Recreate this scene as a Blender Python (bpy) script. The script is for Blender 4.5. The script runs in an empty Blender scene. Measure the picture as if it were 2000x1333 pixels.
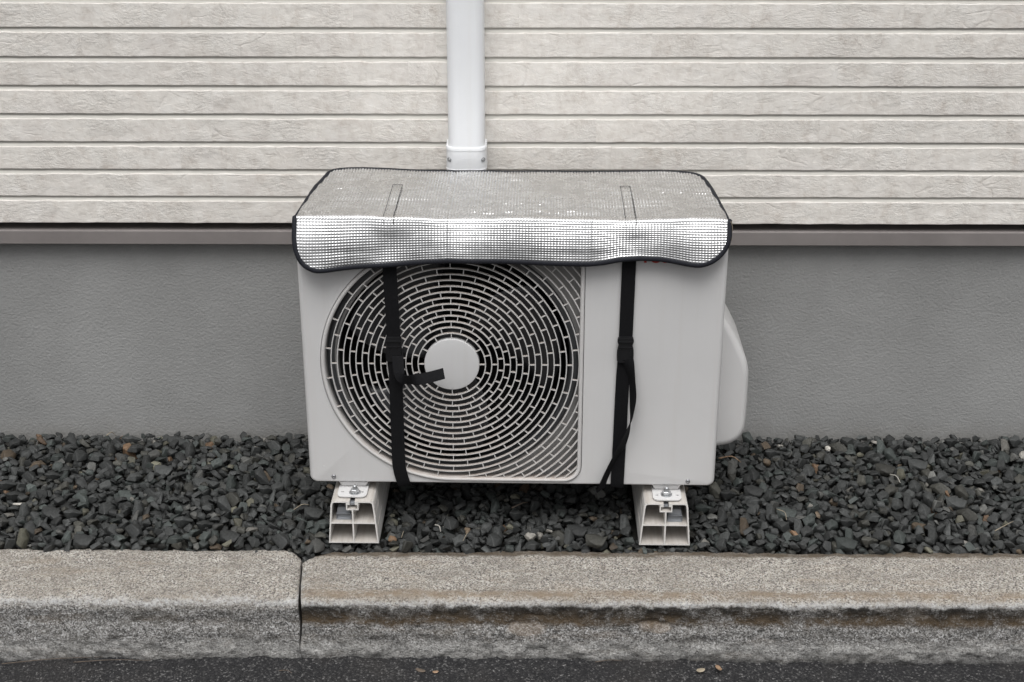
import bpy, bmesh, math, random
import numpy as np
from math import radians, cos, sin, pi
from mathutils import Vector, Matrix
random.seed(7); RNG = np.random.default_rng(7)
S = bpy.context.scene
C = S.collection

# ------------------------------------------------------------------ camera, sky, sun, exposure
cam_d = bpy.data.cameras.new('camera'); cam = bpy.data.objects.new('camera', cam_d); C.objects.link(cam)
cam.location = (0.01769, -2.93829, 1.36019)
cam.rotation_euler = (radians(90 - 23.169), 0, radians(0.391))
cam_d.sensor_width = 36; cam_d.lens = 2847.6 / 2000 * 36
cam_d.clip_start = 0.05; cam_d.clip_end = 600
S.camera = cam

SUN_EL = radians(64)
w = bpy.data.worlds.new('World'); S.world = w; w.use_nodes = True
nt = w.node_tree; nt.nodes.clear()
sky = nt.nodes.new('ShaderNodeTexSky'); sky.sky_type = 'NISHITA'; sky.sun_disc = False
sky.sun_elevation = SUN_EL; sky.sun_rotation = pi; sky.dust_density = 4.0; sky.air_density = 1.0; sky.ozone_density = 1.0
hs = nt.nodes.new('ShaderNodeHueSaturation'); hs.inputs['Saturation'].default_value = 0.10
bg = nt.nodes.new('ShaderNodeBackground'); bg.inputs['Strength'].default_value = 0.15
wo = nt.nodes.new('ShaderNodeOutputWorld')
# cloud deck: an overcast sky is about three times brighter overhead than at the horizon
tcw = nt.nodes.new('ShaderNodeTexCoord'); sx = nt.nodes.new('ShaderNodeSeparateXYZ'); mr = nt.nodes.new('ShaderNodeMapRange'); mu = nt.nodes.new('ShaderNodeMixRGB')
mr.inputs['From Min'].default_value = 0.0; mr.inputs['From Max'].default_value = 1.0; mr.inputs['To Min'].default_value = 0.42; mr.inputs['To Max'].default_value = 1.25
mu.blend_type = 'MULTIPLY'; mu.inputs[0].default_value = 1.0
nt.links.new(tcw.outputs['Generated'], sx.inputs[0]); nt.links.new(sx.outputs[2], mr.inputs['Value'])
nt.links.new(sky.outputs[0], hs.inputs['Color']); nt.links.new(hs.outputs[0], mu.inputs[1]); nt.links.new(mr.outputs[0], mu.inputs[2]); nt.links.new(mu.outputs[0], bg.inputs['Color']); nt.links.new(bg.outputs[0], wo.inputs['Surface'])

sd = bpy.data.lights.new('sun', 'SUN'); sd.energy = 1.5; sd.angle = radians(38); sd.color = (1.0, 0.998, 0.99)
sun = bpy.data.objects.new('sun', sd); C.objects.link(sun); sun.location = (0, -4, 6)
sun.rotation_euler = (pi / 2 - SUN_EL, 0, radians(-8))

S.view_settings.view_transform = 'Standard'; S.view_settings.look = 'None'
S.view_settings.exposure = 0.08; S.view_settings.gamma = 1.0; S.view_settings.use_curve_mapping = False
S.cycles.max_bounces = 8; S.cycles.diffuse_bounces = 4; S.cycles.glossy_bounces = 4

# ------------------------------------------------------------------ helpers
def tag(o, label=None, cat=None, group=None, kind=None):
    for k, v in (('label', label), ('category', cat), ('group', group), ('kind', kind)):
        if v: o[k] = v
    return o

def link(name, me, mat, parent=None):
    o = bpy.data.objects.new(name, me); C.objects.link(o)
    if mat is not None and len(me.materials) == 0: me.materials.append(mat)
    if parent is not None: o.parent = parent
    return o

def mesh(name, V, F, smooth=False):
    me = bpy.data.meshes.new(name)
    me.from_pydata([tuple(map(float, v)) for v in V], [], [tuple(map(int, f)) for f in F])
    me.update()
    if smooth: me.shade_smooth()
    return me

def mk(name, V, F, mat, parent=None, smooth=False):
    return link(name, mesh(name, V, F, smooth), mat, parent)

def bm_mk(name, bm, mat, parent=None, smooth=False, angle=None):
    me = bpy.data.meshes.new(name); bm.to_mesh(me); bm.free()
    if smooth or angle: me.shade_smooth()
    o = link(name, me, mat, parent)
    if angle: me.set_sharp_from_angle(angle=radians(angle))
    return o

def grid_mesh(name, P, smooth=True):
    """P: (n, m, 3) array -> mesh, built fast"""
    n, m = P.shape[:2]
    idx = np.arange(n * m).reshape(n, m)
    q = np.stack([idx[:-1, :-1], idx[1:, :-1], idx[1:, 1:], idx[:-1, 1:]], -1).reshape(-1, 4)
    me = bpy.data.meshes.new(name)
    me.vertices.add(n * m); me.vertices.foreach_set('co', P.reshape(-1).astype(np.float32))
    me.loops.add(q.size); me.loops.foreach_set('vertex_index', q.reshape(-1).astype(np.int32))
    me.polygons.add(len(q)); me.polygons.foreach_set('loop_start', (np.arange(len(q)) * 4).astype(np.int32))
    me.update(calc_edges=True)
    if smooth: me.shade_smooth()
    return me

def empty(name, loc, rz=0):
    o = bpy.data.objects.new(name, None); C.objects.link(o); o.location = loc; o.rotation_euler = (0, 0, rz)
    o.empty_display_size = 0.05
    return o

def box(bm, x0, x1, y0, y1, z0, z1):
    r = bmesh.ops.create_cube(bm, size=1)
    bmesh.ops.scale(bm, vec=(x1 - x0, y1 - y0, z1 - z0), verts=r['verts'])
    bmesh.ops.translate(bm, vec=((x0 + x1) / 2, (y0 + y1) / 2, (z0 + z1) / 2), verts=r['verts'])
    return r['verts']

def sweep(path, A, B, prof, closed=False, cap=True):
    """path Nx3, A and B frame vectors Nx3, prof list of (a, b): swept tube"""
    path, A, B = map(lambda q: np.asarray(q, float), (path, A, B)); n = len(path); k = len(prof)
    V = [path[i] + a * A[i] + b * B[i] for i in range(n) for a, b in prof]
    F = []
    for i in range(n if closed else n - 1):
        j = (i + 1) % n
        for c in range(k):
            d = (c + 1) % k
            F.append((i * k + c, i * k + d, j * k + d, j * k + c))
    if not closed and cap:
        F.append(tuple(range(k))[::-1]); F.append(tuple((n - 1) * k + c for c in range(k)))
    return V, F

def frames(path, ref):
    path = np.asarray(path, float)
    T = np.gradient(path, axis=0); T /= np.linalg.norm(T, axis=1)[:, None] + 1e-12
    A = np.cross(T, np.broadcast_to(np.asarray(ref, float), T.shape)); A /= np.linalg.norm(A, axis=1)[:, None] + 1e-12
    B = np.cross(A, T)
    return A, B

def smooth_path(pts, n):
    """Catmull-Rom through the control points"""
    P = np.asarray(pts, float); P = np.vstack([2 * P[0] - P[1], P, 2 * P[-1] - P[-2]])
    m = len(P) - 3; out = []
    for u in np.linspace(0, m - 1e-6, n):
        i = int(u); t = u - i; a, b, c, d = P[i:i + 4]
        out.append(.5 * ((2 * b) + (c - a) * t + (2 * a - 5 * b + 4 * c - d) * t * t + (-a + 3 * b - 3 * c + d) * t ** 3))
    return np.array(out)

def tube(name, pts, r, mat, parent=None, n=24, k=6, ref=(0.3, 0.2, 1)):
    p = smooth_path(pts, n); A, B = frames(p, ref)
    rr = r if not np.isscalar(r) else np.full(n, r)
    V = []; F = []
    for i in range(n):
        for c in range(k):
            a = 2 * pi * c / k; V.append(p[i] + rr[i] * (cos(a) * A[i] + sin(a) * B[i]))
    for i in range(n - 1):
        for c in range(k):
            d = (c + 1) % k; F.append((i * k + c, i * k + d, (i + 1) * k + d, (i + 1) * k + c))
    F.append(tuple(range(k))[::-1]); F.append(tuple((n - 1) * k + c for c in range(k)))
    return mk(name, V, F, mat, parent, True)

def vnoise(x, y, seed=0):
    """smooth value noise, numpy"""
    x = np.asarray(x, float); y = np.asarray(y, float)
    xi = np.floor(x).astype(np.int64); yi = np.floor(y).astype(np.int64)
    xf = x - xi; yf = y - yi; xf = xf * xf * (3 - 2 * xf); yf = yf * yf * (3 - 2 * yf)
    def h(a, b):
        v = (a * 374761393 + b * 668265263 + seed * 974711) & 0x7fffffff
        v = ((v ^ (v >> 13)) * 1274126177) & 0x7fffffff
        return ((v ^ (v >> 16)) & 0xffff) / 65535.0
    a = h(xi, yi); b = h(xi + 1, yi); c = h(xi, yi + 1); d = h(xi + 1, yi + 1)
    return (a + (b - a) * xf) * (1 - yf) + (c + (d - c) * xf) * yf - .5

def fbm(x, y, seed=0, oct=4):
    s = 0; a = 1.0
    for o in range(oct):
        s = s + a * vnoise(np.asarray(x) * 2 ** o, np.asarray(y) * 2 ** o, seed + o * 17); a *= .5
    return s

def lathe(prof, n=48, axis='y', close=False):
    """prof: (r, h) points revolved about the local y axis"""
    V = []; F = []; k = len(prof)
    for i in range(n):
        a = 2 * pi * i / n
        for r, h in prof: V.append((r * sin(a), h, r * cos(a)) if axis == 'y' else (r * cos(a), r * sin(a), h))
    for i in range(n):
        j = (i + 1) % n
        for c in range(k if close else k - 1):
            d = (c + 1) % k
            F.append((i * k + c, j * k + c, j * k + d, i * k + d))
    return V, F

# ------------------------------------------------------------------ material helpers
class NM:
    def __init__(s, name):
        s.m = bpy.data.materials.new(name); s.m.use_nodes = True; s.t = s.m.node_tree
        s.b = s.t.nodes['Principled BSDF']
    def n(s, ty, **kw):
        nd = s.t.nodes.new('ShaderNode' + ty)
        for k, v in kw.items():
            if hasattr(nd, k) and k not in nd.inputs: setattr(nd, k, v)
            else: s.put(nd.inputs[k], v)
        return nd
    def put(s, sock, v):
        if isinstance(v, bpy.types.NodeSocket): s.t.links.new(v, sock)
        elif isinstance(v, bpy.types.Node): s.t.links.new(v.outputs[0], sock)
        else:
            if isinstance(v, tuple) and len(v) == 3 and sock.type == 'RGBA': v = v + (1,)
            sock.default_value = v
    def set(s, **kw):
        for k, v in kw.items(): s.put(s.b.inputs[k.replace('_', ' ')], v)
        return s
    def coord(s, kind='Object'): return s.n('TexCoord').outputs[kind]
    def mapping(s, co, scale=(1, 1, 1), rot=(0, 0, 0), loc=(0, 0, 0)):
        return s.n('Mapping', Vector=co, Scale=scale, Rotation=rot, Location=loc).outputs[0]
    def noise(s, co, scale, detail=4, rough=.55, dist=0.0):
        return s.n('TexNoise', Vector=co, Scale=scale, Detail=detail, Roughness=rough, Distortion=dist).outputs[0]
    def vor(s, co, scale, feature='F1', out=0, rnd=1.0):
        nd = s.n('TexVoronoi', feature=feature); s.put(nd.inputs['Vector'], co); s.put(nd.inputs['Scale'], scale)
        s.put(nd.inputs['Randomness'], rnd); return nd.outputs[out]
    def math(s, op, a, b=0.0, clamp=False):
        nd = s.n('Math', operation=op, use_clamp=clamp); s.put(nd.inputs[0], a); s.put(nd.inputs[1], b); return nd.outputs[0]
    def ramp(s, fac, stops, interp='LINEAR'):
        nd = s.n('ValToRGB'); s.put(nd.inputs[0], fac); cr = nd.color_ramp; cr.interpolation = interp
        while len(cr.elements) > 1: cr.elements.remove(cr.elements[-1])
        for i, (p, c) in enumerate(stops):
            e = cr.elements[0] if i == 0 else cr.elements.new(p)
            e.position = p; c = c if isinstance(c, tuple) else (c, c, c); e.color = c + (1,)
        return nd.outputs[0]
    def rng(s, v, a, b, c=0.0, d=1.0):
        nd = s.n('MapRange'); 
        for i, q in enumerate((v, a, b, c, d)): s.put(nd.inputs[i], q)
        return nd.outputs[0]
    def mix(s, fac, a, b, mode='MIX'):
        nd = s.n('MixRGB', blend_type=mode); s.put(nd.inputs[0], fac); s.put(nd.inputs[1], a); s.put(nd.inputs[2], b); return nd.outputs[0]
    def bump(s, h, dist, strength=1.0, normal=None):
        nd = s.n('Bump', Height=h, Distance=dist, Strength=strength)
        if normal is not None: s.put(nd.inputs['Normal'], normal)
        return nd.outputs[0]
    def sep(s, co): 
        nd = s.n('SeparateXYZ'); s.put(nd.inputs[0], co); return nd.outputs

def simple(name, col, rough=.5, metal=0.0, spec=.5, var=.06, scale=30):
    m = NM(name); co = m.coord(); nz = m.noise(co, scale, 4, .6)
    c = m.mix(m.rng(nz, .3, .7), tuple(x * (1 - var) for x in col), tuple(min(1, x * (1 + var)) for x in col))
    m.set(Base_Color=c, Roughness=rough, Metallic=metal)
    m.b.inputs['Specular IOR Level'].default_value = spec
    return m

def siding_mat():
    m = NM('siding_stone'); co = m.coord('Object'); oi = m.n('ObjectInfo').outputs['Random']
    off = m.n('CombineXYZ'); m.put(off.inputs[0], m.math('MULTIPLY', oi, 37.0)); m.put(off.inputs[1], m.math('MULTIPLY', oi, 91.0)); m.put(off.inputs[2], m.math('MULTIPLY', oi, 53.0))
    add = m.n('VectorMath', operation='ADD'); m.put(add.inputs[0], co); m.put(add.inputs[1], off.outputs[0]); p = add.outputs[0]
    pr = m.mapping(p, (1, 1, 1.9), (0, radians(-32), 0))
    warp = m.n('TexNoise', Vector=p, Scale=14.0, Detail=3.0)
    wv = m.n('VectorMath', operation='SCALE'); m.put(wv.inputs[0], warp.outputs['Color']); wv.inputs['Scale'].default_value = .05
    wa = m.n('VectorMath', operation='ADD'); m.put(wa.inputs[0], pr); m.put(wa.inputs[1], wv.outputs[0]); pw = wa.outputs[0]
    fine = m.noise(pw, 95, 5, .76); grain = m.noise(p, 420, 3, .6)
    vedge = m.vor(pw, 13, 'DISTANCE_TO_EDGE'); crack = m.ramp(vedge, [(0, 1.0), (.02, .55), (.06, 0.0)])
    cmask = m.rng(m.noise(p, 11, 2, .5), .55, .68)
    crack = m.math('MULTIPLY', crack, cmask)
    terr = m.noise(pw, 24, 4, .55)
    step = m.ramp(terr, [(.36, 0.0), (.42, .35), (.5, .42), (.535, .75), (.62, .8), (.66, 1.0)])
    rough_mask = m.rng(m.noise(p, 9, 3, .55), .44, .62, .10, 1.15)
    h = m.math('ADD', m.math('MULTIPLY', step, .50), m.math('MULTIPLY', fine, m.math('MULTIPLY', rough_mask, 1.9)))
    h = m.math('SUBTRACT', h, m.math('MULTIPLY', crack, .38)); h = m.math('ADD', h, m.math('MULTIPLY', grain, .10))
    pd = m.mapping(p, (1, 1, .55), (0, radians(38), 0))
    base = m.ramp(m.math('ADD', m.math('MULTIPLY', m.noise(pd, 26, 6, .74, .4), .65), m.math('MULTIPLY', m.noise(p, 75, 4, .7), .35)), [(.36, (.625, .575, .522)), (.45, (.715, .676, .627)), (.54, (.770, .736, .688)), (.66, (.810, .782, .742))])
    pink = m.mix(m.rng(m.noise(p, 8, 3, .6), .5, .75, 0, .30), base, (.62, .575, .55))
    col = m.mix(m.math('MULTIPLY', crack, .32), pink, (.44, .405, .37))
    tone = m.math('ADD', m.math('MULTIPLY', oi, .03), .98)
    col = m.mix(1.0, col, m.n('CombineColor', Red=tone, Green=tone, Blue=tone).outputs[0], 'MULTIPLY')
    m.set(Base_Color=col, Roughness=.72, Normal=m.bump(h, .0034, .44)); m.b.inputs['Specular IOR Level'].default_value = .3
    return m.m

def stucco_mat():
    m = NM('foundation_render'); co = m.coord()
    p = m.mapping(co, (1, 1, 1.12), (0, .4, 0))
    a = m.noise(p, 170, 3, .6, .3); b = m.vor(m.mapping(co, (1, 1, 1.15)), 165, 'SMOOTH_F1'); c = m.noise(co, 340, 3, .6)
    h = m.math('ADD', m.math('ADD', a, m.math('MULTIPLY', b, .35)), m.math('MULTIPLY', c, .22))
    cl = m.ramp(m.noise(co, 3.0, 6, .65), [(.36, (.255, .255, .250)), (.64, (.318, .318, .313))])
    cl = m.mix(m.rng(c, .35, .65, 0, .25), cl, (.215, .215, .208))
    zz = m.sep(co)[2]; spl = m.math('MULTIPLY', m.rng(m.math('ADD', zz, m.math('MULTIPLY', m.noise(co, 14, 5, .7), .10)), .135, .055), .50)   # soil splash
    cl = m.mix(spl, cl, (.17, .155, .135))
    m.set(Base_Color=cl, Roughness=.8, Normal=m.bump(h, .0026, .58)); m.b.inputs['Specular IOR Level'].default_value = .25
    return m.m

def paint_mat(name, col, rough=.42, dust=0.0, orange=.0006):
    m = NM(name); co = m.coord(); nz = m.noise(co, 6, 4, .6); sp = m.noise(co, 900, 2, .6)
    c = m.mix(m.rng(nz, .3, .7), tuple(x * .965 for x in col), tuple(min(1, x * 1.02) for x in col))
    rain = m.noise(m.mapping(co, (1, 1, .045)), 60, 4, .6)
    c = m.mix(m.rng(rain, .52, .75, 0, .16), c, tuple(q * t for q, t in zip(col, (.84, .80, .74))))
    c = m.mix(m.rng(sp, .3, .7, 0, .10), c, tuple(x * .8 for x in col))
    if dust:   # settled road dust lying on upward-facing ledges
        nz2 = m.sep(m.n('NewGeometry').outputs['Normal'])[2]
        f = m.math('MULTIPLY', m.rng(nz2, .25, .95), m.rng(m.noise(co, 40, 5, .7), .25, .75, .35, 1.0))
        c = m.mix(m.math('MULTIPLY', f, dust), c, (.235, .165, .115))
    m.set(Base_Color=c, Roughness=rough, Normal=m.bump(sp, orange, .25)); m.b.inputs['Specular IOR Level'].default_value = .45
    return m.m

def foil_mat():
    m = NM('aluminium_foil'); co = m.coord(); a = m.noise(co, 60, 4, .6); b = m.noise(co, 700, 2, .5)
    c = m.mix(m.rng(a, .3, .7), (.70, .70, .70), (.83, .83, .83))
    m.set(Base_Color=c, Metallic=1.0, Roughness=m.rng(a, .3, .7, .23, .31), Normal=m.bump(m.math('ADD', a, m.math('MULTIPLY', b, .15)), 0.0008, .12))
    return m.m

def webbing_mat():
    m = NM('black_webbing'); co = m.coord()
    wv = m.n('TexWave', wave_type='BANDS', bands_direction='Z', Vector=co, Scale=160.0, Distortion=1.0).outputs[1]
    m.set(Base_Color=m.mix(m.noise(co, 200, 3), (.004, .004, .0045), (.009, .009, .0105)), Roughness=.75, Normal=m.bump(wv, .0005, .4))
    m.b.inputs['Specular IOR Level'].default_value = .15
    return m.m

def rock_mat(name, src):
    m = NM(name); co = m.coord('Object')
    if src == 'object': colr = m.n('ObjectInfo').outputs['Color']
    else: colr = m.n('VertexColor', layer_name='stone_colour').outputs[0]
    a = m.noise(co, 160, 5, .65); b = m.noise(co, 900, 3, .6)
    c = m.mix(1.0, colr, m.ramp(a, [(.25, .60), (.5, 1.0), (.75, 1.35)]), 'MULTIPLY')
    c = m.mix(m.ramp(b, [(.62, 0.0), (.72, .35)]), c, (.20, .20, .19))
    m.set(Base_Color=c, Roughness=.62, Normal=m.bump(m.math('ADD', a, m.math('MULTIPLY', b, .3)), .0022, .6)); m.b.inputs['Specular IOR Level'].default_value = .4
    return m.m

def granite_mat(name, dark):
    m = NM(name); co = m.coord('Object'); x, y, z = m.sep(co)
    g1 = m.noise(co, 340, 3, .8); g2v = m.sep(m.vor(co, 420, 'F1', 1))[0]; g3 = m.noise(co, 140, 5, .78); g4 = m.noise(m.mapping(co, (.8, 1.5, 1.5)), 38, 5, .7)
    mot = m.noise(m.mapping(co, (1, 1.6, 1.6)), 9, 6, .68); mot2 = m.noise(m.mapping(co, (.5, 2.4, 2.4)), 15, 5, .65)
    grain = m.math('ADD', m.math('MULTIPLY', g1, .55), m.math('MULTIPLY', g2v, .45))
    base = m.ramp(grain, [(.27, (.085, .080, .078)), (.38, (.27, .245, .225)), (.50, (.44, .402, .350)), (.62, (.55, .515, .460)), (.74, (.73, .72, .68))])
    base = m.mix(m.rng(g4, .46, .72, 0, .38), base, (.22, .20, .182))
    base = m.mix(m.rng(mot, .42, .66, 0, .50), base, (.25, .225, .195))
    base = m.mix(m.rng(mot2, .52, .76, 0, .40), base, (.42, .335, .245))
    face = m.rng(z, -.119, -.140)                                # greyer riser, darker than the top
    wob = m.math('ADD', m.math('MULTIPLY', m.math('SUBTRACT', m.noise(m.mapping(co, (1, 0, 0)), 11, 5, .7), .5), .034),
                 m.math('MULTIPLY', m.math('SUBTRACT', g4, .5), .014))
    zw = m.math('ADD', z, wob)
    riser = m.ramp(m.math('ADD', m.math('MULTIPLY', grain, .62), m.math('MULTIPLY', g3, .38)),
                   [(.32, (.050, .048, .046)), (.42, (.135, .130, .124)), (.50, (.235, .225, .213)), (.59, (.36, .352, .342)), (.70, (.60, .60, .60))])
    riser = m.mix(m.rng(m.noise(m.mapping(co, (1, 1, 1.8)), 13, 6, .72), .48, .68, 0, .50), riser, (.105, .095, .080))
    riser = m.mix(m.rng(mot2, .52, .75, 0, .45), riser, (.21, .165, .12))
    col = m.mix(face, base, riser)
    arris = m.math('MULTIPLY', m.rng(zw, -.117, -.122), m.rng(zw, -.133, -.127))   # worn, bleached edge
    col = m.mix(m.math('MULTIPLY', arris, m.rng(g3, .38, .6, .0, .75)), col, (.60, .60, .60))
    pale = m.math('MULTIPLY', m.rng(zw, -.188, -.206), m.rng(g3, .34, .62, .05, .75))
    col = m.mix(pale, col, (.52, .51, .49))
    low = m.rng(m.math('ADD', zw, m.math('MULTIPLY', wob, .6)), -.222, -.240)
    col = m.mix(m.math('MULTIPLY', low, .75), col, (.045, .045, .045))
    if dark:
        up = m.rng(zw, -.125, -.131); dn = m.rng(zw, -.170, -.161)
        band = m.math('MULTIPLY', m.math('MULTIPLY', up, dn), m.rng(m.noise(m.mapping(co, (1, 1, 1)), 9, 6, .75), .37, .50, .12, 1.0))
        band = m.math('MULTIPLY', band, m.rng(m.math('ADD', m.math('MULTIPLY', g3, .5), m.math('MULTIPLY', g4, .5)), .62, .50, .50, 1.0))
        col = m.mix(m.math('MULTIPLY', band, .94), col, m.mix(m.rng(zw, -.135, -.160), (.020, .017, .014), (.085, .058, .032)))
        tan = m.math('MULTIPLY', m.rng(m.math('ADD', y, m.math('MULTIPLY', wob, .3)), -.652, -.664), m.rng(y, -.688, -.674))
        col = m.mix(m.math('MULTIPLY', tan, m.rng(g4, .38, .62, .15, .75)), col, (.29, .22, .15))
        for cx_, cz_, rx_, rz_ in ((.030, -.170, .040, .016), (.262, -.168, .034, .013)):      # fresh tan spalls
            e = m.math('ADD', m.math('POWER', m.math('ABSOLUTE', m.math('DIVIDE', m.math('SUBTRACT', x, cx_), rx_)), 2.0), m.math('POWER', m.math('ABSOLUTE', m.math('DIVIDE', m.math('SUBTRACT', z, cz_), rz_)), 2.0))
            e = m.math('ADD', e, m.math('MULTIPLY', m.math('SUBTRACT', g4, .5), 1.6))
            col = m.mix(m.rng(e, .9, .5, 0, .40), col, m.mix(g3, (.22, .165, .115), (.40, .32, .245)))
        bk = m.rng(m.math('ADD', y, m.math('MULTIPLY', wob, .7)), -.549, -.541)
        col = m.mix(m.math('MULTIPLY', bk, m.rng(g4, .3, .6, .60, .95)), col, (.125, .098, .070))
    h = m.math('ADD', m.math('ADD', g1, m.math('MULTIPLY', g3, 1.8)), m.math('MULTIPLY', g4, m.rng(z, -.12, -.14, .8, 4.0)))
    m.set(Base_Color=col, Roughness=.8, Normal=m.bump(h, .0036, .9)); m.b.inputs['Specular IOR Level'].default_value = .25
    return m.m

def asphalt_mat():
    m = NM('asphalt'); co = m.coord('Object'); v = m.vor(co, 330, 'F1', 1); vv = m.sep(v)[0]; d = m.vor(co, 330, 'F1', 0)
    n1 = m.noise(co, 220, 5, .75); n2 = m.noise(co, 5, 5, .65)
    c = m.ramp(vv, [(.0, (.012, .012, .013)), (.5, (.028, .027, .028)), (.80, (.060, .058, .058)), (.93, (.11, .108, .105)), (1.0, (.27, .265, .26))])
    c = m.mix(m.ramp(n1, [(.40, .75), (.62, 0.0)]), c, (.014, .014, .016))
    c = m.mix(m.rng(n2, .5, .8, 0, .35), c, (.075, .066, .057))
    h = m.math('ADD', m.math('MULTIPLY', d, -.9), m.math('MULTIPLY', n1, 1.6))
    m.set(Base_Color=c, Roughness=.75, Normal=m.bump(h, .003, .85)); m.b.inputs['Specular IOR Level'].default_value = .35
    return m.m

def block_mat():
    m = NM('grey_white_pvc'); co = m.coord('Object')
    st = m.noise(m.mapping(co, (34, 3, 12)), 3, 4, .6); nz = m.noise(co, 25, 5, .7)
    c = m.mix(m.rng(nz, .3, .7), (.70, .68, .65), (.77, .757, .738))
    up = m.sep(m.n('NewGeometry').outputs['Normal'])[2]
    f = m.math('MULTIPLY', m.rng(up, .3, .95, .15, 1.0), m.rng(st, .35, .75, .40, .70))
    c = m.mix(f, c, (.25, .205, .16))  # brown dirt on upward faces, deepened to stand for shade inside the cells
    c = m.mix(m.ramp(m.noise(co, 420, 2, .6), [(.68, 0.0), (.76, .7)]), c, (.10, .08, .06))
    m.set(Base_Color=c, Roughness=.5)
    return m.m

M = dict(
    siding=siding_mat(), groove=simple('siding_groove_paint', (.56, .54, .495), .6).m, stucco=stucco_mat(),
    drip=simple('painted_steel_flashing', (.215, .195, .188), .42, 0.0, .5, .12, 9).m,
    ac=paint_mat('appliance_paint', (.605, .598, .594)), grille=paint_mat('grille_plastic', (.585, .572, .56), .45, dust=.7),
    hub=paint_mat('hub_paint', (.58, .576, .575), .42), inner=paint_mat('shroud_paint', (.235, .230, .224), .5),
    duct=paint_mat('duct_plastic', (.80, .81, .825), .35, orange=.0002), black=simple('black_plastic', (.008, .008, .009), .42).m,
    dark=simple('interior_shade_black', (.006, .006, .006), .8).m, fan=simple('dark_fan_plastic', (.030, .031, .034), .38).m,
    foil=foil_mat(), web=webbing_mat(), bind=simple('navy_black_binding', (.010, .011, .016), .7, 0, .3, .2, 300).m,
    red=simple('red_print', (.46, .035, .02), .4).m, zinc=simple('zinc_plated_steel', (.55, .56, .57), .38, .9, .5, .2, 150).m,
    screw=simple('dull_steel_screw', (.30, .30, .31), .4, .8).m, stopper=simple('grey_rubber', (.22, .23, .245), .6).m,
    block=block_mat(), thread=simple('dark_thread', (.05, .05, .05), .8).m,
    rock_o=rock_mat('crushed_stone', 'object'), rock_v=rock_mat('crushed_stone_bed', 'vertex'),
    gran_l=granite_mat('granite_pale', False), gran_r=granite_mat('granite_stained', True), asphalt=asphalt_mat(),
    soil=simple('dark_soil', (.03, .028, .025), .9).m, straw=simple('dry_straw', (.30, .255, .19), .7, 0, .3, .2, 120).m,
    bark=simple('brown_twig', (.12, .095, .075), .8, 0, .3, .3, 120).m, leaf=simple('dry_leaf', (.30, .20, .13), .65, 0, .3, .35, 90).m,
    pale=simple('bleached_flake', (.42, .40, .36), .7, 0, .3, .15, 90).m, lag=simple('pipe_lagging', (.62, .60, .56), .7).m,
    bell=simple('grey_bell_mouth', (.055, .057, .060), .45).m,
    backing=simple('foil_backing', (.45, .45, .45), .6).m)

SIDE_Y = -.070      # siding face
FOUND_Y = -.045     # foundation face
ROAD_Z = -.236

# ------------------------------------------------------------------ ground, road, kerb
def road():
    me = mesh('road', [(-60, -90, ROAD_Z - .004), (60, -90, ROAD_Z - .004), (60, -.60, ROAD_Z - .004), (-60, -.60, ROAD_Z - .004)], [(0, 1, 2, 3)])
    o = link('road', me, M['asphalt']); tag(o, kind='structure')
    xs = np.arange(-1.6, 1.6, .005); ys = np.arange(-1.05, -.655, .005)
    X, Y = np.meshgrid(xs, ys, indexing='ij')
    near = np.clip((Y + .735) / .05, 0, 1)
    Z = ROAD_Z + .0016 * fbm(X * 90, Y * 90, 3, 3) + .004 * fbm(X * 9, Y * 9, 8, 3)
    Z += near ** 1.5 * (.004 + .010 * fbm(X * 13, Y * 4, 5, 4) + .010 * fbm(X * 70, Y * 60, 15, 3)) - np.clip((-.95 - Y) / .1, 0, 1) * .012
    Z -= .008 * np.clip((np.abs(X) - 1.45) / .15, 0, 1)
    Z += .004 - .013 * np.clip((X + .1) / 1.0, 0, 1) - .008 * np.clip((-.45 - X) / .5, 0, 1)
    link('asphalt_edge', grid_mesh('asphalt_edge', np.stack([X, Y, Z], -1)), M['asphalt'], o)
road()
g = mk('ground', [(-60, -.70, -.30), (60, -.70, -.30), (60, 60, -.30), (-60, 60, -.30)], [(0, 1, 2, 3)], M['soil']); tag(g, kind='structure')

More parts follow.
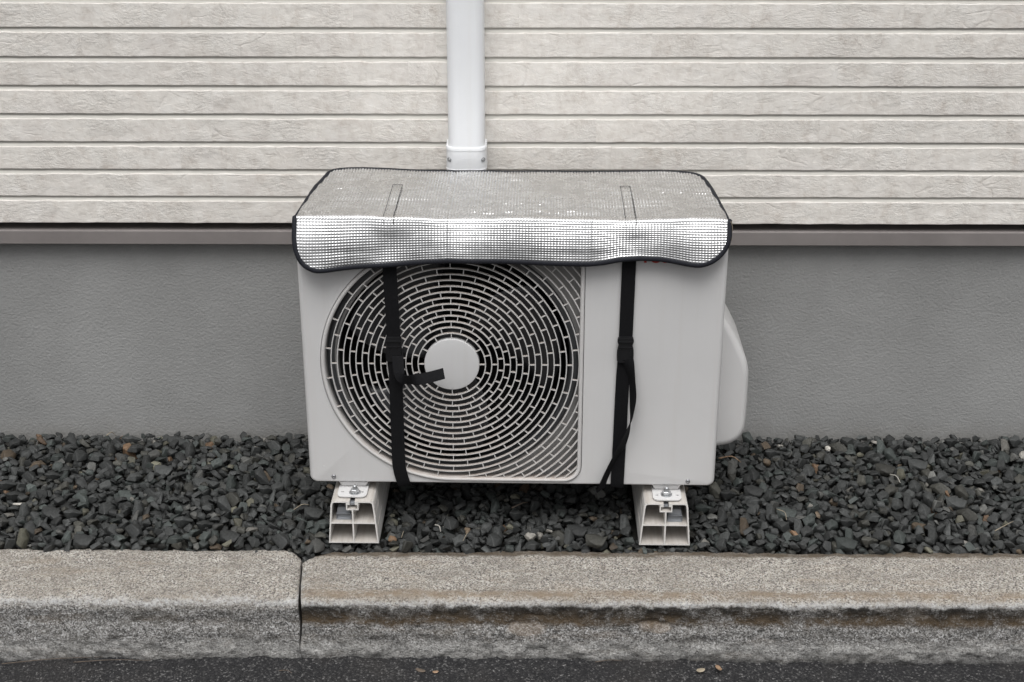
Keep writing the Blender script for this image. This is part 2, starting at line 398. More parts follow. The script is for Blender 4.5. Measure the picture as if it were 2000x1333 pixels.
def kerb_stone(name, x0, x1, prof, mat, parent, seed, endL, endR, label):
    prof = np.array(prof); d = np.r_[0, np.cumsum(np.hypot(*np.diff(prof, axis=0).T))]
    q = np.linspace(0, d[-1], 110)
    py = np.interp(q, d, prof[:, 0]); pz = np.interp(q, d, prof[:, 1])
    k = np.ones(3) / 3                                            # soften the arrises
    py[1:-1] = np.convolve(py, k, 'valid'); pz[1:-1] = np.convolve(pz, k, 'valid')
    ny = -np.gradient(pz, q); nz = np.gradient(py, q); L = np.hypot(ny, nz); ny, nz = -ny / L, -nz / L
    xs = np.arange(x0, x1 + .0001, .0045)
    X = np.repeat(xs[:, None], 110, 1); Q = np.repeat(q[None], len(xs), 0)
    rough = .55 + .9 * np.clip((Q - .30) / .08, 0, 1)
    D = .0050 * fbm(X * 9, Q * 16, seed, 3) + .0050 * rough * fbm(X * 48, Q * 60, seed + 9, 4) + .0012 * fbm(X * 260, Q * 260, seed + 4, 2)
    Y = py[None] + D * ny[None]; Z = pz[None] + D * nz[None]
    if endL:
        for cx_, cz_, rx_, rz_ in ((.030, -.170, .040, .016), (.262, -.168, .034, .013)):
            e = 1 - np.abs((X - cx_) / rx_) - ((Z - cz_) / rz_) ** 2 - .9 * fbm(X * 40, Z * 60, 5, 4)
            Y = Y + .008 * np.clip(e * 1.6, 0, 1) ** .6 * np.clip((-.66 - Y) / .01, 0, 1) * np.clip(.4 + (Z - cz_) / rz_, .15, 1)
    edge = np.clip(1 - np.abs(Q - .085) / .05, 0, 1)
    Y -= edge * (.004 + .008 * fbm(X * 12, X * 0, seed + 31, 4)) * 1.0
    wgt = np.clip((Y + .69) / .165, 0, 1)
    for on, xe, sgn in ((endL, x0, 1), (endR, x1, -1)):
        if not on: continue
        u = np.clip(1 - (X - xe) * sgn / .048, 0, 1)
        Y -= wgt * .036 * u ** 1.6
        Z -= (Z > -.2) * .005 * np.clip(1 - (X - xe) * sgn / .022, 0, 1) ** 2
        X = X + sgn * (-.006 + .012 * np.clip((Y + .69) / .13, 0, 1) - .004 * fbm(Z * 30, Y * 30, seed + 77, 3)) * np.clip(1 - (X - xe) * sgn / .03, 0, 1) * (1 if sgn < 0 else -1)
    P = np.stack([X, Y, Z], -1)
    me = grid_mesh(name, P)
    o = link(name, me, mat, parent)
    bm = bmesh.new(); bm.from_mesh(me); bm.verts.ensure_lookup_table()
    n = len(xs)
    for i in (0, n - 1):
        vs = [bm.verts[i * 110 + j] for j in range(110)]
        try: bm.faces.new(vs if i == 0 else vs[::-1])
        except ValueError: pass
    bmesh.ops.recalc_face_normals(bm, faces=bm.faces[:]); bm.to_mesh(me); bm.free()
    o['label'] = label
    return o
kerb = empty('kerb', (0, 0, 0)); tag(kerb, kind='structure')
kerb_stone('kerb_stone', -1.45, -.3915, [(-.515, -.25), (-.515, -.121), (-.523, -.111), (-.60, -.1105), (-.662, -.1135), (-.683, -.120), (-.689, -.135), (-.691, -.163), (-.701, -.178), (-.706, -.21), (-.704, -.28)],
           M['gran_l'], kerb, 11, False, True, 'pale evenly weathered granite kerb stone left of the joint')
kerb_stone('kerb_stone', -.3890, 1.45, [(-.515, -.25), (-.515, -.122), (-.525, -.1125), (-.545, -.1095), (-.62, -.1115), (-.672, -.1145), (-.684, -.1185), (-.689, -.1265), (-.6885, -.137), (-.6875, -.152), (-.691, -.163), (-.699, -.180), (-.704, -.212), (-.702, -.28)],
           M['gran_r'], kerb, 23, True, False, 'granite kerb stone with dark brown stained band along its riser')

# ------------------------------------------------------------------ house: foundation, flashing, siding
house = empty('house', (0, FOUND_Y, -.15))
tag(house, 'house wall of pale stone-look siding above a grey rendered foundation', 'house')
HO = Vector((0, -FOUND_Y, .15))
def hshift(V): return [(v[0], v[1] - FOUND_Y, v[2] + .15) for v in V]
bm = bmesh.new(); box(bm, -5, 5, 0, .25, -.15, .525)
fo = bm_mk('foundation_wall', bm, M['stucco'], house)
# drip flashing: profile (y, z) swept along x
pf = [(-.014, .3985), (-.014, .3800), (-.0700, .3803), (-.0716, .3795), (-.0720, .3780), (-.0720, .3515), (-.0705, .3498), (-.046, .3475)]
seg = [(-5.0, -.62), (-.6195, .9), (.9005, 5.0)]
V = []; F = []
xs = [-5.0, 5.0]
for x in xs: V += [(x, a, b) for a, b in pf]
k = len(pf)
for c in range(k - 1): F.append((c, c + 1, k + c + 1, k + c))
F.append(tuple(range(k))[::-1]); F.append(tuple(range(k, 2 * k)))
dr = mk('drip_flashing', hshift(V), F, M['drip'], house); dr['label'] = 'grey brown metal drip flashing under the siding'
# siding backing with a sloped groove floor for every course
Z0, PER, STH = .3970, .05766, .0488
NC = 40
V = []; F = []
pr = [(-.010, Z0 + .001)]
for c in range(NC):
    z = Z0 + c * PER
    pr += [(-.0655, z + .001), (-.0655, z + STH - .006), (-.0690, z + STH - .0012), (-.0678, z + STH + .0014), (-.0664, z + STH + .0042), (-.0656, z + STH + .0066), (-.0655, z + PER - .0002)]
for x in (-5, 5): V += [(x, a, b) for a, b in pr]
k = len(pr)
for c in range(k - 1): F.append((c, c + 1, k + c + 1, k + c))
siding = mk('siding', hshift(V), F, M['groove'], house)
bm = bmesh.new(); box(bm, -5, 5, -.0165, .25, .5475, Z0 + NC * PER + .14)     # wall body behind the boards
bm_mk('wall_core', bm, M['groove'], house)
STONES = {}
def stone_mesh(n, seed):
    """one siding stone, n segments of 2.5 cm, wavy top and bottom arris"""
    r = np.random.default_rng(seed); L = n * .025 - .0001
    xs = np.linspace(.0, L, n + 1); V = []; F = []
    for i, x in enumerate(xs):
        jt = r.normal(0, .00045); jb = r.normal(0, .00030)
        e = .0004 if i in (0, n) else 0
        V += [(x, .0105, 0), (x, .0004 + e * .3, 0 + jb), (x, e * .35, .0012 + jb), (x, e * .35, STH - .0030 + jt), (x, .0012 + e * .3, STH - .0008 + jt), (x, .0045, STH + .0006)]
    k = 6
    for i in range(n):
        for c in range(k - 1): F.append((i * k + c, (i + 1) * k + c, (i + 1) * k + c + 1, i * k + c + 1))
    F.append(tuple(range(k))); F.append(tuple(n * k + c for c in range(k))[::-1])
    return mesh('siding_stone', V, F)
for c in range(14):
    x = -1.65 + random.uniform(-.2, 0)
    while x < 1.6:
        n = random.choice((11, 13, 15, 17, 18)); v = random.randrange(3)
        if (n, v) not in STONES: STONES[(n, v)] = stone_mesh(n, n * 10 + v)
        o = link('siding_stone', STONES[(n, v)], M['siding'], siding)
        o.location = (x, SIDE_Y - FOUND_Y, Z0 + c * PER + .15); x += n * .025
def long_courses(x0, x1, c0, c1, name):
    V = []; F = []
    for c in range(c0, c1):
        z = Z0 + c * PER + .15; y = SIDE_Y - FOUND_Y; b = len(V)
        for x in (x0, x1): V += [(x, y + .0085, z), (x, y, z + .001), (x, y, z + STH - .002), (x, y + .006, z + STH + .0008)]
        for q in range(3): F.append((b + q, b + 4 + q, b + 5 + q, b + 1 + q))
    o = mk(name, V, F, M['siding'], siding); tag(o, kind='stuff')
long_courses(-5, -1.86, 0, 14, 'siding_courses'); long_courses(2.08, 5, 0, 14, 'siding_courses'); long_courses(-5, 5, 14, NC, 'siding_courses')

# ------------------------------------------------------------------ white pipe duct on the wall
duct = empty('pipe_duct', (-.0925, SIDE_Y, .525))
tag(duct, 'white plastic pipe duct running down the siding behind the air conditioner', 'pipe duct')
def duct_section(wd, dp, r, seg=7):
    pts = [(-wd / 2, 0)]
    for i in range(seg): a = pi / 2 * i / (seg - 1); pts.append((-wd / 2 + r - r * cos(a), -dp + r - r * sin(a)))
    for i in range(seg): a = pi / 2 * i / (seg - 1); pts.append((wd / 2 - r + r * sin(a), -dp + r - r * cos(a)))
    pts.append((wd / 2, 0)); return pts
def loft(sections):
    V = []; F = []; k = len(sections[0][1])
    for z, s in sections: V += [(a, b, z) for a, b in s]
    for i in range(len(sections) - 1):
        for c in range(k - 1): F.append((i * k + c, i * k + c + 1, (i + 1) * k + c + 1, (i + 1) * k + c))
    return V, F, k
V, F, k = loft([(.044, duct_section(.0725, .0640, .020)), (2.1, duct_section(.0725, .0640, .020))])
o = mk('duct_channel', V, F, M['duct'], duct, True); o.location.x = .0005
def cap_shell():
    secs = [(-.001, .078, .064, .018), (.0004, .0805, .0660, .0215), (.004, .0815, .0668, .022), (.0062, .0815, .0668, .022), (.0068, .0806, .0662, .0217), (.044, .0798, .0656, .0215), (.0444, .0812, .0664, .022), (.0495, .0812, .0664, .022), (.0512, .0798, .0656, .0215), (.0512, .0722, .0636, .020)]
    V, F, k = loft([(z, duct_section(a, b, r)) for z, a, b, r in secs])
    F.append(tuple(range(k))[::-1])
    return V, F
V, F = cap_shell(); cap = mk('end_cap', V, F, M['duct'], duct, True); cap.data.set_sharp_from_angle(angle=radians(35))
for sx in (-1, 1):
    # oval screw pocket: dark recess ring and screw head
    a = radians(36) * sx
    V, F = lathe([(.0052, .0), (.0050, -.0007), (.0042, -.0007), (.0040, .003), (0.0001, .003)], 20)
    pk = mk('screw_pocket', V, F, M['stopper'], cap, True); pk.location = (sx * .0337, -.0597, .0255); pk.rotation_euler = (0, 0, sx * radians(46)); pk.scale = (1.05, 1, .85)
    V, F = lathe([(.0030, .001), (.0026, -.0008), (.0001, -.0013)], 14)
    sc = mk('screw', V, F, M['zinc'], cap, True); sc.location = pk.location; sc.rotation_euler = pk.rotation_euler
for i, (dx, wd, dz) in enumerate(((0, .020, .0235), (-.006, .004, .0275), (0, .004, .0275), (.006, .004, .0275))):
    bm = bmesh.new(); box(bm, dx - wd / 2, dx + wd / 2, -.0660, -.0652, dz, dz + (.0005 if i == 0 else .0018)); bm_mk('embossed_mark', bm, M['duct'], cap)
tube('pipe', [(0, -.034, .01), (0, -.034, -.10), (.02, -.036, -.25), (.12, -.05, -.36), (.30, -.055, -.38), (.42, -.058, -.39), (.47, -.080, -.40), (.485, -.115, -.41)], .021, M['lag'], duct, 40, 10, (0.2, 1, .1))

# ------------------------------------------------------------------ mounting blocks
YU, PSI = -.46312, -.01527
def unit_to_world(x, y, z):
    return (cos(PSI) * x - sin(PSI) * y, YU + sin(PSI) * x + cos(PSI) * y, z)
def mounting_block(cx, label, stop_side, wd):
    root = empty('mounting_block', (cx, -.502 if cx < 0 else -.506, -.1083), PSI * .6)
    tag(root, label, 'mounting block', 'plastic blocks under the air conditioner')
    # hollow extrusion: outer trapezoid and five voids (local x, z), swept 0.35 m back
    hb, ht, H = wd / 2, wd / 2 - .0080, .0913
    t = .0026
    outer = [(-hb, 0), (hb, 0)]
    r = .0065
    for i in range(5): a = pi / 2 * i / 4; outer.append((ht - r + r * cos(a) + (.0008 * (1 - sin(a))), H - r + r * sin(a)))
    for i in range(5): a = pi / 2 * i / 4; outer.append((-ht + r - r * sin(a) - (.0008 * (1 - cos(a))), H - r + r * cos(a)))
    # open T slot in the top
    top_i = 7
    slot = [(.0050, H), (.0050, H - .0075), (.0098, H - .0075), (.0098, H - .0165), (-.0098, H - .0165), (-.0098, H - .0075), (-.0050, H - .0075), (-.0050, H)]
    outer = outer[:top_i] + slot + outer[top_i:]
    zm = .0440
    def half(z): return hb + (ht - hb) * z / H - t
    w = .0014
    def void_low(s): return [(s * w, t), (s * half(t), t), (s * half(zm - w), zm - w), (s * w, zm - w)]
    def void_up(s):
        zt = H - t; hw = half(zt)
        pts = [(s * w, zm + w), (s * half(zm + w), zm + w), (s * half(H - .012), H - .012)]
        for i in range(1, 5): a = pi / 2 * i / 4; pts.append((s * (hw - .0045 + .0045 * cos(a)), zt - .0045 + .0045 * sin(a)))
        pts += [(s * (.0098 + .0022), zt), (s * (.0098 + .0022), H - .0165 - .0022), (s * w, H - .0165 - .0022)]
        return pts
    loops = [outer, void_low(-1), void_low(1), void_up(-1), void_up(1)]
    bm = bmesh.new(); ends = []
    for yy in (0.0, .35):
        E = []; LV = []
        for lp in loops:
            vs = [bm.verts.new((a, yy, b)) for a, b in lp]; LV.append(vs)
            E += [bm.edges.new((vs[i], vs[(i + 1) % len(vs)])) for i in range(len(vs))]
        bmesh.ops.triangle_fill(bm, edges=E, use_beauty=True); ends.append(LV)
    for A, B in zip(*ends):
        for i in range(len(A)):
            j = (i + 1) % len(A); bm.faces.new((A[i], A[j], B[j], B[i]))
    bmesh.ops.recalc_face_normals(bm, faces=bm.faces[:])
    body = bm_mk('block_body', bm, M['block'], root)
    # faint extrusion ribs on the flanks
    for s in (-1, 1):
        for zz in (.030, .058, .078):
            hx = hb + (ht - hb) * zz / H
            bm = bmesh.new(); box(bm, s * hx - .0006, s * hx + .0006, .001, .349, zz, zz + .0016); bm_mk('rib', bm, M['block'], body)
    # grey rubber stopper pushed back in one upper void
    bm = bmesh.new(); s = stop_side
    box(bm, .0045, .0330, 0, .03, zm + .0018, zm + .0150); bmesh.ops.scale(bm, vec=(1, 1, 1), verts=bm.verts[:])
    fc = [f for f in bm.faces if f.normal.y < -.5]
    r1 = bmesh.ops.inset_region(bm, faces=fc, thickness=.0028); bmesh.ops.translate(bm, vec=(0, .006, 0), verts=list({v for f in fc for v in f.verts}))
    if s < 0: bmesh.ops.scale(bm, vec=(-1, 1, 1), verts=bm.verts[:]); bmesh.ops.reverse_faces(bm, faces=bm.faces[:])
    bmesh.ops.bevel(bm, geom=bm.edges[:], offset=.0007, segments=1, affect='EDGES')
    st = bm_mk('rubber_stopper', bm, M['stopper'], root); st.location = (0, .010, 0)
    bm = bmesh.new(); box(bm, s * .0187 - .0135, s * .0187 + .0135, .0, .03, .0, .012)
    for v in bm.verts:
        if v.co.z > .006: v.co.x = s * .0187 + (v.co.x - s * .0187) * .86
    bmesh.ops.bevel(bm, geom=bm.edges[:], offset=.001, segments=1, affect='EDGES')
    p2 = bm_mk('stopper_top', bm, M['stopper'], st); p2.location = (0, .004, zm + .0145)
    # dark slider plate in the T slot
    bm = bmesh.new(); box(bm, -.0046, .0046, .006, .022, H - .0105, H - .0070); bm_mk('slot_nut', bm, M['stopper'], root)
    # bolt, nut and washer clamping the foot
    bolt = None
    V, F = lathe([(.0001, .0165), (.0036, .0161), (.0042, .0150), (.0042, -.012), (.0001, -.012)], 18, 'z')
    bolt = mk('bolt', V, F, M['zinc'], root, True); bolt.location = (.003 if cx < 0 else .002, .027, H + .0048)
    V, F = lathe([(.0001, .0), (.0112, .0), (.0112, .0015), (.0040, .0016)], 28, 'z'); mk('washer', V, F, M['zinc'], bolt)
    bm = bmesh.new()
    r = bmesh.ops.create_cone(bm, segments=6, radius1=.0086, radius2=.0086, depth=.0066, cap_ends=True)
    bmesh.ops.translate(bm, vec=(0, 0, .0052), verts=r['verts']); bmesh.ops.bevel(bm, geom=bm.edges[:], offset=.0007, segments=1, affect='EDGES')
    nut = bm_mk('nut', bm, M['zinc'], bolt); nut.rotation_euler.z = .35
    return root
mounting_block(-.3045, 'hollow white plastic block under the left, fan end of the unit', -1, .097)
mounting_block(.2950, 'hollow white plastic block under the right end, below the plain panel', 1, .098)

# ------------------------------------------------------------------ air conditioner
ac = empty('air_conditioner', (0, YU, 0), PSI)
tag(ac, 'beige white outdoor air conditioner unit with round fan grille on gravel', 'air conditioner')
GX, GZ = -.1113, .2519          # fan axis
R1, DR = .0628, .01161
RB = R1 + 15 * DR               # inner edge of the bezel = ring 16
XR, CR = GX + RB, .026

def grille_outline(off=0.0, n=64):
    """closed outline of the grille opening (x, z), grown by off"""
    R = RB + off; xr = XR + off; cr = CR + off; pts = []
    for i in range(n + 1):                       # left half circle, top to bottom
        a = pi / 2 + pi * i / n; pts.append((GX + R * cos(a), GZ + R * sin(a)))
    pts.append((GX + .10, GZ - R))
    for i in range(9):
        a = -pi / 2 + pi / 2 * i / 8; pts.append((xr - cr + cr * cos(a), GZ - R + cr + cr * sin(a)))
    pts.append((xr, GZ))
    for i in range(9):
        a = pi / 2 * i / 8; pts.append((xr - cr + cr * cos(a), GZ + R - cr + cr * sin(a)))
    pts.append((GX + .10, GZ + R))
    return pts
def rrect(x0, x1, z0, z1, r, n=6):
    pts = []
    for cx, cz, a0 in ((x1 - r, z0 + r, -pi / 2), (x1 - r, z1 - r, 0), (x0 + r, z1 - r, pi / 2), (x0 + r, z0 + r, pi)):
        for i in range(n + 1): a = a0 + pi / 2 * i / n; pts.append((cx + r * cos(a), cz + r * sin(a)))
    return pts

def casing():
    W2, H, D, rb = .390, .518, .215, .0105
    bm = bmesh.new(); prev = None; NL = 7
    for kx in range(NL + 1):
        t = pi / 2 * kx / NL; ins = rb * (1 - sin(t)); y = rb * (1 - cos(t))
        insz = ins * .45; 
        pts = rrect(-W2 + ins, W2 - ins, insz, H - insz, .0125 - ins * .5)
        vs = [bm.verts.new((a, y, b)) for a, b in pts]
        if prev is None: first = vs
        else:
            for i in range(len(vs)): j = (i + 1) % len(vs); bm.faces.new((prev[i], prev[j], vs[j], vs[i]))
        prev = vs
    vs = [bm.verts.new((v.co.x, D, v.co.z)) for v in prev]
    for i in range(len(vs)): j = (i + 1) % len(vs); bm.faces.new((prev[i], prev[j], vs[j], vs[i]))
    bm.faces.new(vs)
    hole = [bm.verts.new((a, 0, b)) for a, b in grille_outline(.0085)]
    E = [bm.edges.new((hole[i], hole[(i + 1) % len(hole)])) for i in range(len(hole))]
    E += [bm.edges.get((first[i], first[(i + 1) % len(first)])) for i in range(len(first))]
    bmesh.ops.triangle_fill(bm, edges=E, use_beauty=True)
    lip = [bm.verts.new((v.co.x, .004, v.co.z)) for v in hole]
    for i in range(len(hole)): j = (i + 1) % len(hole); bm.faces.new((hole[i], hole[j], lip[j], lip[i]))
    bmesh.ops.recalc_face_normals(bm, faces=bm.faces[:])
    return bm_mk('casing', bm, M['ac'], ac, angle=28)
case = casing()
bm = bmesh.new(); box(bm, -.350, .350, .006, .205, .517, .5335); bmesh.ops.bevel(bm, geom=bm.edges[:], offset=.004, segments=2, affect='EDGES'); bm_mk('top_panel', bm, M['ac'], ac, angle=40)

def closed_frames(P2):
    P = np.array([(a, 0, b) for a, b in P2]); T = np.roll(P, -1, 0) - np.roll(P, 1, 0); T /= np.linalg.norm(T, axis=1)[:, None]
    N = np.stack([T[:, 2], np.zeros(len(P)), -T[:, 0]], -1)      # in-plane normal
    c = np.array([GX, 0, GZ]); s = np.sign((N * (P - c)).sum(1)); N *= s[:, None]
    return P, N, np.broadcast_to([0, 1.0, 0], P.shape)
P, N_, Y_ = closed_frames(grille_outline(0))
V, F = sweep(P, N_, Y_, [(-.0002, .014), (0, -.0012), (.0012, -.0032), (.0036, -.0042), (.0060, -.0034), (.0074, -.0012), (.0076, .0045)], closed=True)
bez = mk('bezel', V, F, M['grille'], ac, True); bez.data.set_sharp_from_angle(angle=radians(50))
# recessed front of the fan compartment with the round air outlet
def recess():
    bm = bmesh.new(); RO = .2195
    o_ = [bm.verts.new((a, .0235, b)) for a, b in grille_outline(.001)]
    f_ = [bm.verts.new((a, .004, b)) for a, b in grille_outline(.0012)]
    for i in range(len(o_)): j = (i + 1) % len(o_); bm.faces.new((o_[i], o_[j], f_[j], f_[i]))
    n = 72; h0 = [bm.verts.new((GX + .003 + (RO + .006) * cos(2 * pi * i / n), .0235, GZ - .005 + (RO + .006) * sin(2 * pi * i / n))) for i in range(n)]
    E = [bm.edges.get((o_[i], o_[(i + 1) % len(o_)])) for i in range(len(o_))] + [bm.edges.new((h0[i], h0[(i + 1) % n])) for i in range(n)]
    bmesh.ops.triangle_fill(bm, edges=E, use_beauty=True)
    prev = h0
    for r, y in ((RO + .002, .0247), (RO, .029), (RO - .0005, .042)):
        nx = [bm.verts.new((GX + .003 + r * cos(2 * pi * i / n), y, GZ - .005 + r * sin(2 * pi * i / n))) for i in range(n)]
        for i in range(n): j = (i + 1) % n; bm.faces.new((prev[i], prev[j], nx[j], nx[i]))
        prev = nx
    bmesh.ops.recalc_face_normals(bm, faces=bm.faces[:])
    return bm_mk('fan_shroud', bm, M['inner'], ac, angle=35)
shroud = recess()
V, F = lathe([(.2370, .0240), (.2368, .0215), (.2310, .0212), (.2235, .0225), (.2200, .0270), (.2188, .041)], 72); o = mk('bell_mouth', V, F, M['bell'], shroud, True); o.location = (GX + .001, 0, GZ - .002)
V, F = lathe([(.2190, .042), (.2200, .10), (.2250, .16), (.2250, .20), (.0001, .20)], 64); o = mk('fan_chamber', V, F, M['dark'], shroud, True); o.location = (GX + .003, 0, GZ - .005)  # near-black lining: the shade inside the chamber is put into its colour

# fan: hub and three swept blades
fan = empty('fan', (GX, .085, GZ)); fan.parent = ac
V, F = lathe([(.0001, -.022), (.038, -.020), (.047, -.010), (.049, .03), (.0001, .03)], 40); mk('fan_hub', V, F, M['fan'], fan, True)
for b in range(3):
    nr, na = 12, 14; Pm = np.zeros((nr, na, 3))
    for i in range(nr):
        r = .045 + (.205 - .045) * i / (nr - 1)
        for j in range(na):
            a = radians(20 + b * 120 + 78 * j / (na - 1) + 26 * (i / (nr - 1)) ** 1.5)
            Pm[i, j] = (r * sin(a), -.030 + .058 * (j / (na - 1)) ** 1.2 - .008 * (i / (nr - 1)), r * cos(a))
    me = grid_mesh('blade', Pm); o = link('blade', me, M['fan'], fan)
    md = o.modifiers.new('thickness', 'SOLIDIFY'); md.thickness = .003

# grille: rings one by one, rungs, hub disc
def in_opening(x, z, off=0.0):
    if x < GX: return math.hypot(x - GX, z - GZ) < RB + off
    cx, cz = XR - CR, abs(z - GZ)
    if x > cx and cz > RB - CR: return math.hypot(x - cx, cz - (RB - CR)) < CR + off
    return x < XR + off and cz < RB + off
def ring_prof(R):
    t = .00115
    return [(-t * .55, .0068), (-t, .0012), (-t * .6, .0002), (t * .6, .0002), (t, .0012), (t * .55, .0068)]
def arc(R, a0, a1, closed):
    n = max(8, int(abs(a1 - a0) / radians(3.0))); A = np.linspace(a0, a1, n, endpoint=not closed)
    e = np.stack([np.cos(A), 0 * A, np.sin(A)], -1); p = e * R + [GX, 0, GZ]
    return sweep(p, e, np.broadcast_to([0, 1.0, 0], p.shape), ring_prof(R), closed=closed)
for kx in range(1, 16):
    V, F = arc(R1 + (kx - 1) * DR, 0, 2 * pi, True); o = mk('grille_ring', V, F, M['grille'], ac, True); o.data.set_sharp_from_angle(angle=radians(50))
for kx in range(16, 24):
    R = R1 + (kx - 1) * DR
    for s in (1, -1):
        A = np.linspace(0, pi / 2, 400); ok = [a for a in A if in_opening(GX + R * cos(a), GZ + R * sin(a), .0015)]
        if len(ok) < 5: continue
        V, F = arc(R, s * ok[0], s * ok[-1], False); o = mk('grille_ring', V, F, M['grille'], ac, True); o.data.set_sharp_from_angle(angle=radians(50))
V = []; F = []
for gp in range(0, 24):
    r0 = .0508 if gp == 0 else R1 + (gp - 1) * DR; r1 = R1 + gp * DR
    n = 12 if gp < 3 else 24; st = 2 * pi / n
    for q in range(n):
        a = q * st + (st / 2 if gp % 2 else 0) + pi / 2
        if gp >= 15:
            if not in_opening(GX + (r0 + .004) * cos(a), GZ + (r0 + .004) * sin(a)): continue
            rr1 = r1 if in_opening(GX + r1 * cos(a), GZ + r1 * sin(a), .002) else r0 + DR * .6
        else: rr1 = r1
        e = np.array((cos(a), 0, sin(a))); t = np.array((-sin(a), 0, cos(a))); c = np.array((GX, 0, GZ)); b = len(V); hw = .0008
        for rr in (r0, rr1):
            for sx, yy in ((-1, .0008), (1, .0008), (.6, .0055), (-.6, .0055)): V.append(c + e * rr + t * hw * sx + np.array((0, yy, 0)))
        F += [(b, b + 1, b + 5, b + 4), (b + 1, b + 2, b + 6, b + 5), (b + 2, b + 3, b + 7, b + 6), (b + 3, b, b + 4, b + 7)]
o = mk('grille_rungs', V, F, M['grille'], ac); tag(o, kind='stuff')
V, F = lathe([(.0513, .012), (.0515, .0012), (.0506, -.0006), (.046, -.0013), (.025, -.0020), (.0001, -.0022)], 64)
o = mk('hub_disc', V, F, M['hub'], ac, True); o.location = (GX, 0, GZ); o.data.set_sharp_from_angle(angle=radians(40))

# panel screws and small dimples
for x, z in ((-.3428, .0132), (.3383, .0112)):
    V, F = lathe([(.0046, .0002), (.0044, -.0011), (.0030, -.0022), (.0014, -.0026), (.0013, -.0012), (.0001, -.0012)], 20)
    o = mk('screw', V, F, M['screw'], ac, True); o.location = (x, 0, z)
for x, z in ((-.3615, .0353), (.2236, .0371)):
    V, F = lathe([(.0016, .0002), (.0010, -.0004), (.0001, -.0006)], 12); o = mk('dimple', V, F, M['ac'], ac, True); o.location = (x, 0, z)

# red maker's lettering, its foot just showing under the cover
cu = bpy.data.curves.new('lettering', 'FONT'); cu.body = 'TOSHIBA'; cu.size = .0262; cu.extrude = .0001; cu.offset = .0011; cu.space_character = 1.02
tmp = bpy.data.objects.new('tmp', cu); C.objects.link(tmp)
bpy.context.view_layer.update()
dg = bpy.context.evaluated_depsgraph_get(); me = bpy.data.meshes.new_from_object(tmp.evaluated_get(dg)); bpy.data.objects.remove(tmp)
me.materials.clear(); o = link('lettering', me, M['red'], ac); o.rotation_euler = (pi / 2, 0, 0); o.location = (.2330, -.0006, .4578)

# valve cover on the right flank
def valve_cover():
    out = [(.388, .322), (.397, .315), (.417, .287), (.4345, .256), (.4480, .228), (.4550, .206), (.4580, .184), (.4588, .130), (.4580, .085), (.4560, .066), (.4490, .050), (.4360, .039), (.4180, .0325), (.388, .028)]
    p = smooth_path([(a, 0, b) for a, b in out], 40)[:, [0, 2]]
    V = []; F = []; n = len(p); secs = []
    c = np.array([.388, .170]); rb = .018
    for kx in range(9):
        t = pi / 2 * kx / 8; ins = rb * (1 - sin(t)); y = .100 + rb * (1 - cos(t))
        d = p - c; L = np.linalg.norm(d, axis=1)[:, None]
        q = p - d / L * ins * np.clip(L / .10, .2, 1); q[:, 0] = np.maximum(q[:, 0], .388); secs.append((y, q))
    secs.append((.262, p)); secs.append((.268, c + (p - c) * .97))
    for y, q in secs: V += [(a, y, b) for a, b in q]
    for i in range(len(secs) - 1):
        for j in range(n - 1): F.append((i * n + j, i * n + j + 1, (i + 1) * n + j + 1, (i + 1) * n + j))
    F.append(tuple(range(n))); F.append(tuple((len(secs) - 1) * n + j for j in range(n))[::-1])
    bm = bmesh.new(); me = mesh('valve_cover', V, F); bm.from_mesh(me); bmesh.ops.recalc_face_normals(bm, faces=bm.faces[:])
    return bm_mk('valve_cover', bm, M['ac'], ac, angle=50)
vc = valve_cover(); vc['label'] = 'rounded valve cover on the right side'

# feet: pressed plates with two holes and a raised web under the casing
for cx, wd in ((-.3060, .0565), (.2985, .0545)):
    bm = bmesh.new(); z0, z1 = -.0145, -.0122
    out = rrect(cx - wd / 2, cx + wd / 2, -.0320, .24, .011, 5)
    loops = [out] + [[(cx + sx * .0195 + .0034 * cos(a), -.0135 + .0022 * sin(a)) for a in np.linspace(0, 2 * pi, 12, endpoint=False)] for sx in (-1, 1)]
    lv = []
    for zz in (z0, z1):
        E = []; row = []
        for lp in loops:
            vs = [bm.verts.new((a, b, zz)) for a, b in lp]; row.append(vs)
            E += [bm.edges.new((vs[i], vs[(i + 1) % len(vs)])) for i in range(len(vs))]
        bmesh.ops.triangle_fill(bm, edges=E, use_beauty=True); lv.append(row)
    for A, B in zip(*lv):
        for i in range(len(A)): j = (i + 1) % len(A); bm.faces.new((A[i], A[j], B[j], B[i]))
    bmesh.ops.recalc_face_normals(bm, faces=bm.faces[:])
    ft = bm_mk('foot', bm, M['ac'], ac)
    bm = bmesh.new(); vs = box(bm, cx - wd * .52, cx + wd * .52, .0035, .20, -.0120, .0015)
    for v in bm.verts:
        if v.co.z < -.005: v.co.x = cx + (v.co.x - cx) * .80; v.co.y += .005
    bmesh.ops.bevel(bm, geom=bm.edges[:], offset=.0018, segments=2, affect='EDGES'); bm_mk('foot_web', bm, M['ac'], ft)

